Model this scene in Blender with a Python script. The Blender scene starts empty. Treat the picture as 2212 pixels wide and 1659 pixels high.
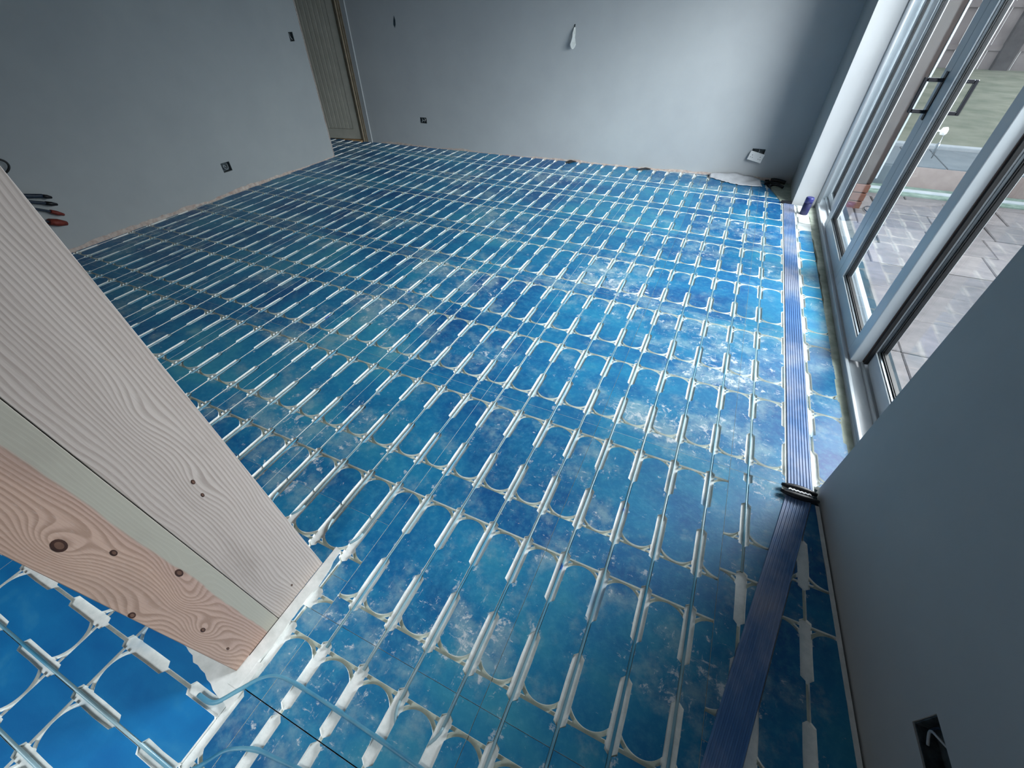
import bpy, bmesh, math, random
from mathutils import Vector, Matrix
random.seed(7)
S = bpy.context.scene
COL = S.collection

# ------------------------------------------------------------------ camera
cam_d = bpy.data.cameras.new('camera'); cam = bpy.data.objects.new('camera', cam_d); COL.objects.link(cam)
S.camera = cam
cam_d.sensor_fit = 'HORIZONTAL'; cam_d.sensor_width = 36.0
cam_d.lens = 36.0 * 922.1 / 2212.0
cam_d.clip_start = 0.02; cam_d.clip_end = 200
CR = ((0.9080957, 0.4187028, -0.0072), (0.278, -0.616, -0.737), (-0.313, 0.667, -0.676))
r0 = Vector(CR[0]).normalized(); f0 = Vector(CR[2]); f0 = (f0 - r0 * f0.dot(r0)).normalized(); d0 = f0.cross(r0)
m = Matrix((( r0.x, -d0.x, -f0.x, 0.4389), (r0.y, -d0.y, -f0.y, -0.7436), (r0.z, -d0.z, -f0.z, 1.5493), (0, 0, 0, 1)))
cam.matrix_world = m

# ------------------------------------------------------------------ world, lights, exposure
W = bpy.data.worlds.new('overcast_sky'); S.world = W; W.use_nodes = True
nt = W.node_tree; nt.nodes.clear()
wo = nt.nodes.new('ShaderNodeOutputWorld'); wb = nt.nodes.new('ShaderNodeBackground')
tc = nt.nodes.new('ShaderNodeTexCoord'); sx = nt.nodes.new('ShaderNodeSeparateXYZ'); wr = nt.nodes.new('ShaderNodeValToRGB')
nt.links.new(tc.outputs['Generated'], sx.inputs[0]); nt.links.new(sx.outputs['Z'], wr.inputs[0])
wr.color_ramp.elements[0].color = (0.86, 0.90, 0.95, 1); wr.color_ramp.elements[1].color = (0.92, 0.96, 1.0, 1)
nt.links.new(wr.outputs[0], wb.inputs[0]); nt.links.new(wb.outputs[0], wo.inputs[0])
wb.inputs[1].default_value = 1.1

def area(name, loc, target, sx_, sy_, power, col, spread=180):
    l = bpy.data.lights.new(name, 'AREA'); l.shape = 'RECTANGLE'; l.size = sx_; l.size_y = sy_; l.energy = power; l.color = col
    l.spread = math.radians(spread)
    o = bpy.data.objects.new(name, l); COL.objects.link(o); o.location = loc
    o.rotation_euler = (Vector(target) - Vector(loc)).to_track_quat('-Z', 'Y').to_euler()
    return o
area('added_fill_door', (3.4, 2.3, 2.5), (-1.4, 4.6, 0.1), 3.6, 1.5, 150, (0.88, 0.96, 1.0), 95)  # added area light, boosts the daylight entering by the patio door
area('added_fill_post', (3.4, 3.9, 2.5), (-0.5, -0.5, 0.5), 3.0, 1.5, 62, (0.95, 0.97, 1.0), 52)  # added area light, brightens the post and the near floor
area('added_fill_rear', (-0.7, -2.7, 2.2), (-1.0, -1.2, 0), 1.6, 1.0, 9, (0.88, 0.96, 1.0), 70)  # unseen area light added to brighten the quarter-turned floor zone

S.view_settings.view_transform = 'Standard'; S.view_settings.look = 'None'
S.view_settings.gamma = 1.0; S.view_settings.use_curve_mapping = False
S.view_settings.exposure = 0.45

# ------------------------------------------------------------------ materials
def lin(h):
    h = h.lstrip('#'); v = [int(h[i:i+2], 16) / 255 for i in (0, 2, 4)]
    return tuple(((c / 12.92) if c <= 0.04045 else ((c + 0.055) / 1.055) ** 2.4) for c in v) + (1.0,)
class G:
    def __init__(s, name, rough=0.6, metal=0.0):
        s.m = bpy.data.materials.new(name); s.m.use_nodes = True; s.nt = s.m.node_tree
        s.p = s.nt.nodes['Principled BSDF']; s.p.inputs['Roughness'].default_value = rough; s.p.inputs['Metallic'].default_value = metal
    def n(s, t, **k):
        x = s.nt.nodes.new(t)
        for a, b in k.items(): setattr(x, a, b)
        return x
    def l(s, a, b): s.nt.links.new(a, b)
    def geo(s): return s.n('ShaderNodeNewGeometry').outputs['Position']
    def obj(s): return s.n('ShaderNodeTexCoord').outputs['Object']
    def mapped(s, vec, scale=(1, 1, 1), rot=(0, 0, 0), loc=(0, 0, 0)):
        mp = s.n('ShaderNodeMapping'); s.l(vec, mp.inputs['Vector'])
        mp.inputs['Scale'].default_value = scale; mp.inputs['Rotation'].default_value = rot; mp.inputs['Location'].default_value = loc
        return mp.outputs[0]
    def noise(s, vec, scale, detail=4, rough=0.55, dist=0.0):
        x = s.n('ShaderNodeTexNoise'); s.l(vec, x.inputs['Vector'])
        x.inputs['Scale'].default_value = scale; x.inputs['Detail'].default_value = detail; x.inputs['Roughness'].default_value = rough
        x.inputs['Distortion'].default_value = dist
        return x.outputs['Fac']
    def ramp(s, fac, stops):
        x = s.n('ShaderNodeValToRGB'); s.l(fac, x.inputs[0]); e = x.color_ramp.elements
        while len(e) < len(stops): e.new(0.5)
        for el, (p, c) in zip(e, stops):
            el.position = p; el.color = lin(c) if isinstance(c, str) else (tuple(c) if len(c) == 4 else tuple(c) + (1,))
        return x.outputs[0]
    def math(s, op, a, b=None, c=None):
        x = s.n('ShaderNodeMath', operation=op)
        for i, v in enumerate((a, b, c)):
            if v is None: continue
            if isinstance(v, (int, float)): x.inputs[i].default_value = v
            else: s.l(v, x.inputs[i])
        return x.outputs[0]
    def mix(s, fac, a, b, mode='MIX'):
        x = s.n('ShaderNodeMix', data_type='RGBA', blend_type=mode)
        for inp, v in ((x.inputs['Factor'], fac), (x.inputs['A'], a), (x.inputs['B'], b)):
            if isinstance(v, (int, float)): inp.default_value = v
            elif isinstance(v, str): inp.default_value = lin(v)
            elif isinstance(v, tuple): inp.default_value = v
            else: s.l(v, inp)
        return x.outputs['Result']
    def smooth(s, v, a, b):
        x = s.n('ShaderNodeMapRange', interpolation_type='SMOOTHSTEP'); s.l(v, x.inputs[0])
        x.inputs[1].default_value = a; x.inputs[2].default_value = b
        return x.outputs[0]
    def base(s, c):
        if isinstance(c, str): s.p.inputs['Base Color'].default_value = lin(c)
        else: s.l(c, s.p.inputs['Base Color'])
    def bump(s, h, strength=0.3, dist=0.01):
        x = s.n('ShaderNodeBump'); x.inputs['Strength'].default_value = strength; x.inputs['Distance'].default_value = dist
        s.l(h, x.inputs['Height']); s.l(x.outputs[0], s.p.inputs['Normal'])

def simple(name, c1, c2, scale=20, rough=0.6, metal=0.0, bump=0.0, detail=4):
    g = G(name, rough, metal); v = g.geo(); f = g.noise(v, scale, detail)
    g.base(g.ramp(f, [(0.3, c1), (0.7, c2)]))
    if bump: g.bump(f, bump, 0.004)
    return g.m

# blue painted panel face
def mat_blue(name='blue_primer', clean=False):
    g = G(name, 0.46); P = g.geo()
    big = g.noise(P, 1.15, 3, 0.5, 0.4)
    mid = g.noise(P, 4.5, 5, 0.6, 0.6)
    fine = g.noise(P, 34, 6, 0.65)
    band = g.noise(g.mapped(P, (0.9, 4.2, 1), (0, 0, 0.07)), 1.0, 3, 0.55)
    t = g.math('ADD', g.math('MULTIPLY', big, 0.42), g.math('MULTIPLY', mid, 0.25))
    t = g.math('ADD', t, g.math('MULTIPLY', band, 0.33))
    t = g.math('ADD', t, g.math('MULTIPLY', g.math('SUBTRACT', g.n('ShaderNodeObjectInfo').outputs['Random'], 0.5), 0.09))
    if clean:
        t = g.math('ADD', g.math('MULTIPLY', mid, 0.5), g.math('MULTIPLY', g.noise(g.mapped(P, (2, 9, 1), (0, 0, 0.9)), 1.0, 4), 0.5))
        c = g.ramp(t, [(0.36, '#0766a6'), (0.55, '#1277b4'), (0.72, '#3a8fbc')])
        sc = g.smooth(g.noise(P, 17, 7, 0.7), 0.70, 0.80)
        c = g.mix(sc, c, '#c8d8dc')
    else:
        c = g.ramp(t, [(0.38, '#074d88'), (0.47, '#0c6699'), (0.55, '#187aa6'), (0.64, '#358eaa'), (0.72, '#5e9fab')])
        c = g.mix(g.math('MULTIPLY', g.smooth(fine, 0.40, 0.75), 0.30), c, '#5aa9c2')
        # dark rubbed-in paint marks
        dk = g.smooth(g.noise(g.mapped(P, (42, 11, 1), (0, 0, 0.1)), 1.0, 6, 0.75), 0.68, 0.74)
        dk = g.math('MULTIPLY', dk, g.smooth(g.noise(P, 1.7, 2), 0.45, 0.6))
        c = g.mix(g.math('MULTIPLY', dk, 0.85), c, '#083a78')
        # plaster-dust scuffs, thickest where the dust was spilt
        msk = g.smooth(g.noise(g.mapped(P, (1, 1.5, 1), (0, 0, 0.25), (3.1, 1.7, 0)), 1.05, 3), 0.42, 0.66)
        for sxx, syy, rad, amt in ((-0.55, 0.95, 0.42, 0.9), (0.36, 0.86, 0.30, 0.8), (-1.35, 1.7, 0.5, 0.7), (0.98, 0.62, 0.16, 1.3), (-0.3, -0.45, 0.22, 0.5), (0.15, -0.35, 0.25, 0.6), (-0.15, 2.1, 0.5, 0.6), (0.75, 1.35, 0.3, 0.5), (-2.2, 2.4, 0.6, 0.5), (0.93, 0.2, 0.16, 0.9)):
            vd = g.n('ShaderNodeVectorMath', operation='DISTANCE'); g.l(g.mapped(P, (1, 1.6, 0)), vd.inputs[0]); vd.inputs[1].default_value = (sxx, syy*1.6, 0)
            msk = g.math('ADD', msk, g.math('MULTIPLY', g.smooth(vd.outputs['Value'], rad, 0.0), amt))
        s1 = g.noise(P, 13.0, 10, 0.76, 0.3)
        s2 = g.noise(g.mapped(P, (14, 40, 1), (0, 0, 0.55)), 1.0, 8, 0.75)
        s3 = g.noise(g.mapped(P, (60, 16, 1), (0, 0, -0.5)), 1.0, 8, 0.75)
        sc = g.smooth(g.math('ADD', s1, g.math('MULTIPLY', msk, 0.085)), 0.635, 0.705)
        sc2 = g.smooth(g.math('ADD', s2, g.math('MULTIPLY', msk, 0.075)), 0.645, 0.71)
        sc3 = g.smooth(g.math('ADD', s3, g.math('MULTIPLY', msk, 0.065)), 0.645, 0.71)
        sc = g.math('MAXIMUM', sc, g.math('MULTIPLY', g.math('MAXIMUM', sc2, sc3), 0.75))
        # dust rubbed along the edges of the pipe slots
        ox = g.n('ShaderNodeSeparateXYZ'); g.l(g.obj(), ox.inputs[0])
        fx = g.math('ABSOLUTE', g.math('SUBTRACT', g.math('FRACT', g.math('DIVIDE', ox.outputs['X'], 0.15)), 0.5))
        ed = g.math('MULTIPLY', g.smooth(fx, 0.24, 0.10), 0.10)
        sc4 = g.smooth(g.math('ADD', g.noise(P, 22, 8, 0.72), ed), 0.66, 0.72)
        sc = g.math('MAXIMUM', sc, g.math('MULTIPLY', sc4, 0.7))
        haze = g.math('MULTIPLY', g.smooth(g.math('ADD', g.noise(P, 6, 6, 0.7), g.math('MULTIPLY', msk, 0.12)), 0.53, 0.77), 0.55)
        c = g.mix(haze, c, '#9cb8bd')
        c = g.mix(g.math('MULTIPLY', sc, 0.85), c, '#d4d8da')
    g.base(c)
    g.bump(g.math('ADD', fine, g.math('MULTIPLY', mid, 2.0)), 0.22, 0.004)
    return g.m
M = {}
M['blue'] = mat_blue(); M['blue_clean'] = mat_blue('blue_primer_clean', True)
def mat_white_core():
    g = G('white_core', 0.75); P = g.geo(); f = g.noise(P, 26, 6, 0.7); f2 = g.noise(P, 3.1, 3)
    c = g.ramp(f, [(0.3, '#d9dfdd'), (0.6, '#f1f3f0')])
    st = g.math('MULTIPLY', g.smooth(f2, 0.62, 0.74), 0.65)
    g.base(g.mix(st, c, '#5fa0c4')); g.bump(f, 0.3, 0.003); return g.m
M['core'] = mat_white_core()
M['groove'] = simple('groove_cream', '#b9c2b6', '#d8ddd0', 18, 0.7, bump=0.2)
M['gapdark'] = simple('screed_dark', '#20303a', '#34434c', 20, 0.9)
def mat_pipe():
    g = G('pipe_plastic', 0.28); P = g.geo(); f = g.noise(P, 2.3, 3); f2 = g.noise(P, 40, 4)
    c = g.ramp(f, [(0.38, '#9db8c0'), (0.5, '#7fa7b6'), (0.62, '#4a8fae')])
    dk = g.smooth(g.noise(P, 5.0, 4, 0.6), 0.66, 0.70)
    g.base(g.mix(dk, c, '#0c56a0')); g.bump(f2, 0.05, 0.002); return g.m
M['pipe'] = mat_pipe()
M['pipe_blue'] = simple('pipe_painted_blue', '#2a7599', '#6ba4b9', 7, 0.45, detail=5)
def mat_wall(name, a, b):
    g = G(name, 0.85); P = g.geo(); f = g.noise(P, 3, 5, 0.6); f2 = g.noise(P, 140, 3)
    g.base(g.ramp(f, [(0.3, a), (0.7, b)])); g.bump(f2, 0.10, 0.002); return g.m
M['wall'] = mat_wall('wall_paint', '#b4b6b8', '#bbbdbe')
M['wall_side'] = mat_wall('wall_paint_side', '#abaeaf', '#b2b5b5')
M['ceiling'] = mat_wall('ceiling_low_bounce', '#8a7d76', '#968981')  # dull tone chosen to cut light bounced off unseen ceiling and walls
M['reveal'] = mat_wall('reveal_paint', '#d5d6dc', '#dddee4')
M['plaster_pink'] = simple('bare_plaster', '#b79c90', '#d8cdc4', 30, 0.9, bump=0.4)
M['plaster_white'] = simple('filler_white', '#d3d6d2', '#ecedea', 24, 0.85, bump=0.5)
M['cement'] = simple('cement_edge', '#8d9687', '#b9bfb1', 14, 0.9, bump=0.4, detail=7)
M['pvc'] = simple('pvc_white', '#b6bcc1', '#c2c7cb', 3, 0.32)
M['pvc_dark'] = simple('gasket_black', '#151516', '#222123', 20, 0.5)
M['gasket_brown'] = simple('gasket_brown', '#3a2a28', '#4a3734', 20, 0.5)
M['steel'] = simple('steel_bead', '#5f676d', '#737b81', 6, 0.3, 0.9)
M['chrome'] = simple('chrome', '#b9bdc2', '#d2d5d8', 4, 0.08, 1.0)
M['black_chrome'] = simple('black_chrome', '#3a3b40', '#46474c', 4, 0.12, 1.0)
M['black'] = simple('black_plastic', '#0d0d10', '#1b1b20', 30, 0.45)
M['cable_red'] = simple('copper_red', '#6a241c', '#8a3a2c', 40, 0.6)
M['cable_blue'] = simple('cable_grey_blue', '#1a2434', '#263448', 40, 0.5)
M['navy'] = simple('navy_plastic', '#181a40', '#202350', 30, 0.5)
M['navy_cap'] = simple('navy_cap', '#2a2c66', '#34387a', 30, 0.35)
M['socket_white'] = simple('socket_white', '#dcdcdc', '#e6e6e4', 10, 0.35)
M['galv'] = simple('galvanised_box', '#3c4448', '#6f787c', 40, 0.5, 0.6)
M['wire_grey'] = simple('wire_grey', '#9aa0a4', '#b8bdc0', 30, 0.5)
M['sheet'] = simple('plastic_sheet', '#c8c9cd', '#e2e2e6', 12, 0.35, bump=0.6)
M['door_wood'] = simple('door_cream_paint', '#a8a498', '#b4b0a4', 10, 0.6)
M['frame_wood'] = simple('frame_bare_wood', '#83735f', '#a08f78', 16, 0.7)
M['frame_pale'] = simple('frame_pale_wood', '#a3947f', '#b8a993', 16, 0.7)
M['orange'] = simple('underdoor_light_tint', '#c79a6a', '#e0bb8c', 20, 0.7)  # warm colour painting the light under the interior door

def mat_glass():
    mt = bpy.data.materials.new('door_glass'); mt.use_nodes = True; n = mt.node_tree; n.nodes.clear()
    o = n.nodes.new('ShaderNodeOutputMaterial'); t = n.nodes.new('ShaderNodeBsdfTransparent'); gl = n.nodes.new('ShaderNodeBsdfGlossy')
    mx = n.nodes.new('ShaderNodeMixShader'); ge = n.nodes.new('ShaderNodeNewGeometry'); dt = n.nodes.new('ShaderNodeVectorMath'); dt.operation = 'DOT_PRODUCT'
    n.links.new(ge.outputs['Incoming'], dt.inputs[0]); n.links.new(ge.outputs['Normal'], dt.inputs[1])
    def mth(op, a, b=None):                     # Schlick reflectance, the same from either side of the pane
        q = n.nodes.new('ShaderNodeMath'); q.operation = op
        for k, v in enumerate((a, b)):
            if v is None: continue
            if isinstance(v, (int, float)): q.inputs[k].default_value = v
            else: n.links.new(v, q.inputs[k])
        return q.outputs[0]
    fres = mth('ADD', mth('MULTIPLY', mth('POWER', mth('SUBTRACT', 1.0, mth('ABSOLUTE', dt.outputs['Value'])), 5.0), 0.50), 0.022)
    t.inputs[0].default_value = (0.965, 0.98, 0.98, 1); gl.inputs['Roughness'].default_value = 0.01
    n.links.new(fres, mx.inputs[0]); n.links.new(t.outputs[0], mx.inputs[1]); n.links.new(gl.outputs[0], mx.inputs[2]); n.links.new(mx.outputs[0], o.inputs[0])
    return mt
M['glass'] = mat_glass()

def mat_pine(name, a, b, c, seed, knots=(), freq=150.0, sap=None, wav=0.03):
    """sawn pine: growth rings as contour lines of a tilted field that swells round each knot (y, z, swell)"""
    g = G(name, 0.62); O = g.obj()
    sp = g.n('ShaderNodeSeparateXYZ'); g.l(O, sp.inputs[0])
    y = g.math('ADD', sp.outputs['Y'], g.math('MULTIPLY', sp.outputs['Z'], 0.042))
    cb = g.n('ShaderNodeCombineXYZ'); g.l(y, cb.inputs['Y']); g.l(sp.outputs['Z'], cb.inputs['Z']); Q = cb.outputs[0]
    F = g.math('ADD', y, g.math('MULTIPLY', g.math('SUBTRACT', g.noise(g.mapped(Q, (1, 4.5, 1.3), (0, 0, 0), (seed, 0, 0)), 1.0, 3, 0.5), 0.5), wav*2))
    kd = None
    for ky, kz, sw in knots:
        vd = g.n('ShaderNodeVectorMath', operation='DISTANCE'); g.l(g.mapped(Q, (0, 1, 0.42)), vd.inputs[0]); vd.inputs[1].default_value = (0, ky, kz*0.42)
        e = g.math('POWER', 2.718, g.math('MULTIPLY', g.math('POWER', g.math('DIVIDE', vd.outputs['Value'], 0.030), 2.0), -1.0))
        F = g.math('ADD', F, g.math('MULTIPLY', e, sw))
    w = g.math('FRACT', g.math('MULTIPLY', F, freq))
    ring = g.math('MULTIPLY', g.smooth(w, 0.25, 0.85), g.smooth(w, 1.0, 0.90))
    fib = g.noise(g.mapped(Q, (1, 330, 7)), 1.0, 3, 0.7); fib2 = g.noise(g.mapped(Q, (1, 900, 60)), 1.0, 2, 0.6)
    col = g.ramp(g.noise(g.mapped(Q, (1, 9, 0.8), (0, 0, 0), (seed, 2, 1)), 1.0, 4), [(0.3, a), (0.7, b)])
    amt = g.math('MULTIPLY', ring, g.math('ADD', 0.28, g.math('MULTIPLY', g.noise(g.mapped(Q, (1, 30, 2)), 1.0, 2), 0.45)))
    col = g.mix(amt, col, c)
    col = g.mix(g.math('MULTIPLY', g.smooth(fib, 0.45, 0.8), 0.30), col, c)
    col = g.mix(g.math('MULTIPLY', g.smooth(fib2, 0.5, 0.8), 0.25), col, '#d2c9c4')
    if sap:
        lim = g.math('ADD', y, g.math('MULTIPLY', g.math('SUBTRACT', g.noise(g.mapped(Q, (1, 0, 3.2)), 1.0, 3), 0.5), 0.035))
        col = g.mix(g.smooth(lim, sap - 0.003, sap + 0.003), col, g.mix(g.math('MULTIPLY', fib, 0.3), '#a9a69a', '#918e82'))
    # streaks of dirt and hand marks
    col = g.mix(g.math('MULTIPLY', g.smooth(g.noise(g.mapped(Q, (1, 7, 2.2), (0, 0, 0), (0, seed, 0)), 1.0, 4, 0.6), 0.55, 0.75), 0.22), col, '#6d6158')
    g.base(col); g.bump(g.math('ADD', ring, fib), 0.06, 0.002); return g.m
KN = ((-0.752, 0.786), (-0.714, 0.686), (-0.672, 0.502), (-0.782, 0.51), (-0.733, 0.273), (-0.527, 0.695), (-0.530, 0.644), (-0.51, 0.07), (-0.735, 0.12), (-0.70, 0.42))
KL = [(y + 0.585 + 0.042*z, z) for y, z in KN]
M['pine_a'] = mat_pine('pine_pale', '#b4a9a2', '#c2b8b1', '#807269', 1.3, [(KL[5][0], KL[5][1], 0.014), (KL[6][0], KL[6][1], 0.01), (0.10, 0.92, 0.02), (0.05, 0.15, 0.012), (KL[7][0], KL[7][1], 0.004)], 118.0, None, 0.045)
M['pine_b'] = mat_pine('pine_warm', '#af9387', '#bda08f', '#7d604e', 4.7, [(KL[0][0], KL[0][1], 0.05), (KL[1][0], KL[1][1], 0.02), (KL[2][0], KL[2][1], 0.03), (KL[9][0], KL[9][1], 0.045), (KL[4][0], KL[4][1], 0.04), (KL[8][0], KL[8][1], 0.02), (KL[3][0], KL[3][1], 0.02)], 120.0, -0.062, 0.06)

def mat_strip():
    g = G('ribbed_strip_plastic', 0.4); P = g.geo()
    b = g.noise(g.mapped(P, (3.0, 2.1, 1)), 1.0, 4, 0.6); f = g.noise(P, 30, 6, 0.7)
    c = g.ramp(b, [(0.42, '#a0a7bf'), (0.50, '#8297bd'), (0.58, '#5d83b5'), (0.72, '#4874ac')])
    dk = g.smooth(g.noise(g.mapped(P, (18, 9, 1)), 1.0, 6, 0.7), 0.66, 0.72)
    g.base(g.mix(g.math('MULTIPLY', dk, 0.8), c, '#1d3c88')); g.bump(f, 0.1, 0.002); return g.m
M['strip'] = mat_strip()
def mat_paver():
    g = G('stone_paver', 0.62); P = g.geo(); inf = g.n('ShaderNodeObjectInfo').outputs['Random']
    f = g.noise(g.mapped(P, (1, 1.8, 1)), 7, 7, 0.65); big = g.noise(P, 1.2, 2)
    c = g.ramp(g.math('ADD', g.math('MULTIPLY', f, 0.7), g.math('MULTIPLY', inf, 0.3)), [(0.25, '#5f5d60'), (0.5, '#787375'), (0.75, '#928b8b')])
    g.base(c); g.bump(f, 0.4, 0.01); return g.m
M['paver'] = mat_paver()
M['joint'] = simple('joint_sand', '#55524f', '#6e6a66', 20, 0.95)
M['tread'] = simple('blue_grey_paving', '#66737d', '#7a868f', 5, 0.7, bump=0.2)
M['riser'] = simple('step_riser_render', '#a29390', '#b3a4a1', 9, 0.8, bump=0.2)
M['kerb'] = simple('white_kerb', '#aab5be', '#c0c9d0', 9, 0.6)
M['moss'] = simple('mossy_gutter', '#5f7a70', '#93a89e', 12, 0.9)
M['lawn'] = simple('worn_lawn', '#6d7767', '#96998a', 2.6, 0.95, bump=0.5, detail=8)
M['fence'] = simple('weathered_fence', '#8d8587', '#aaa2a4', 3, 0.9, detail=7)
M['fence_post'] = simple('fence_post', '#4a4649', '#625e61', 8, 0.9)
M['brown'] = simple('brown_render', '#281d19', '#342722', 10, 0.85, bump=0.3)
M['brick'] = simple('red_brick', '#5c3d33', '#70493c', 25, 0.9, bump=0.4)

# ------------------------------------------------------------------ mesh helpers
class MB:
    def __init__(s): s.v = []; s.f = []; s.mi = []; s.sm = []
    def add(s, vs, fs, mi=0, smooth=False):
        o = len(s.v); s.v += [tuple(v) for v in vs]
        for f in fs: s.f.append([o + i for i in f]); s.mi.append(mi); s.sm.append(smooth)
    def box(s, a, b, mi=0):
        (x0, y0, z0), (x1, y1, z1) = a, b
        s.add([(x0,y0,z0),(x1,y0,z0),(x1,y1,z0),(x0,y1,z0),(x0,y0,z1),(x1,y0,z1),(x1,y1,z1),(x0,y1,z1)],
              [(0,3,2,1),(4,5,6,7),(0,1,5,4),(1,2,6,5),(2,3,7,6),(3,0,4,7)], mi)
    def obox(s, fr, a, b, mi=0):            # box in an oriented frame
        t = MB(); t.box(a, b); s.add([fr @ Vector(v) for v in t.v], t.f, mi)
    def prism(s, poly, z0, z1, mt=0, ms=0, bottom=False):
        n = len(poly); vs = [(x, y, z1) for x, y in poly] + [(x, y, z0) for x, y in poly]
        o = len(s.v); s.v += vs
        s.f.append([o + i for i in range(n)]); s.mi.append(mt); s.sm.append(False)
        for i in range(n):
            j = (i + 1) % n; s.f.append([o+i, o+n+i, o+n+j, o+j]); s.mi.append(ms); s.sm.append(False)
        if bottom: s.f.append([o + n + i for i in reversed(range(n))]); s.mi.append(ms); s.sm.append(False)
    def tube(s, path, r, n=8, mi=0, caps=True, sq=1.0):
        P = [Vector(p) for p in path]; o = len(s.v); up = Vector((0, 0, 1)); prev = None
        for i, p in enumerate(P):
            d = (P[min(i+1, len(P)-1)] - P[max(i-1, 0)]).normalized()
            if prev is None:
                a = d.cross(up)
                if a.length < 1e-3: a = d.cross(Vector((1, 0, 0)))
            else: a = prev - d * prev.dot(d)
            a.normalize(); prev = a; b = d.cross(a)
            rr = r[i] if isinstance(r, (list, tuple)) else r
            for k in range(n):
                t = 2 * math.pi * k / n; s.v.append(tuple(p + a * (rr * math.cos(t)) + b * (rr * sq * math.sin(t))))
        for i in range(len(P) - 1):
            for k in range(n):
                k2 = (k + 1) % n; s.f.append([o+i*n+k, o+i*n+k2, o+(i+1)*n+k2, o+(i+1)*n+k]); s.mi.append(mi); s.sm.append(True)
        if caps:
            s.f.append([o + k for k in reversed(range(n))]); s.mi.append(mi); s.sm.append(False)
            e = o + (len(P) - 1) * n; s.f.append([e + k for k in range(n)]); s.mi.append(mi); s.sm.append(False)
    def lathe(s, prof, n=24, c=(0, 0, 0), mi=0):
        o = len(s.v)
        for r, z in prof:
            for k in range(n):
                t = 2*math.pi*k/n; s.v.append((c[0]+r*math.cos(t), c[1]+r*math.sin(t), c[2]+z))
        for i in range(len(prof)-1):
            for k in range(n):
                k2 = (k+1) % n; s.f.append([o+i*n+k, o+i*n+k2, o+(i+1)*n+k2, o+(i+1)*n+k]); s.mi.append(mi); s.sm.append(True)
        s.f.append([o+k for k in reversed(range(n))]); s.mi.append(mi); s.sm.append(False)
        e = o+(len(prof)-1)*n; s.f.append([e+k for k in range(n)]); s.mi.append(mi); s.sm.append(False)
    def mesh(s, name, mats):
        me = bpy.data.meshes.new(name); me.from_pydata(s.v, [], s.f)
        for mm in (mats if isinstance(mats, (list, tuple)) else [mats]): me.materials.append(M[mm] if isinstance(mm, str) else mm)
        me.polygons.foreach_set('material_index', s.mi); me.polygons.foreach_set('use_smooth', s.sm)
        me.update(); return me
    def build(s, name, mats, parent=None, loc=None, rot=None):
        o = bpy.data.objects.new(name, s.mesh(name, mats)); COL.objects.link(o)
        if parent: o.parent = parent
        if loc: o.location = loc
        if rot: o.rotation_euler = rot
        return o
def bev(o, w=0.003, seg=2):
    md = o.modifiers.new('bevel', 'BEVEL'); md.width = w; md.segments = seg; md.limit_method = 'ANGLE'; return o
def thing(name, label, cat, loc=(0, 0, 0), rotz=0, group=None):
    o = bpy.data.objects.new(name, None); COL.objects.link(o); o.location = loc; o.rotation_euler = (0, 0, rotz)
    o.empty_display_size = 0.05
    return tag(o, label, cat, group)
def tag(o, label, cat, group=None):
    o['label'] = label; o['category'] = cat
    if group: o['group'] = group
    return o
def struct(o): o['kind'] = 'structure'; return o
def empty(name):
    o = bpy.data.objects.new(name, None); COL.objects.link(o); return o

# ------------------------------------------------------------------ plan
U = 0.15; V = 0.15163                      # pitch of the pipe lines / of the cross rows
XR_FAR, XR_NEAR = 1.13, 1.171              # right wall face
def back_y(x): return 4.576 + (x + 4.2) * 0.0724
def left_x(y): return -4.258 + y * 0.019
def right_x(y): return 1.171 + (0.721 - y) * 0.0697

# ------------------------------------------------------------------ floor slab and grooved panels
mb = MB(); mb.box((-6, -5, -0.12), (1.62, 5.6, -0.022)); floor = struct(mb.build('floor', 'gapdark'))

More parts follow.
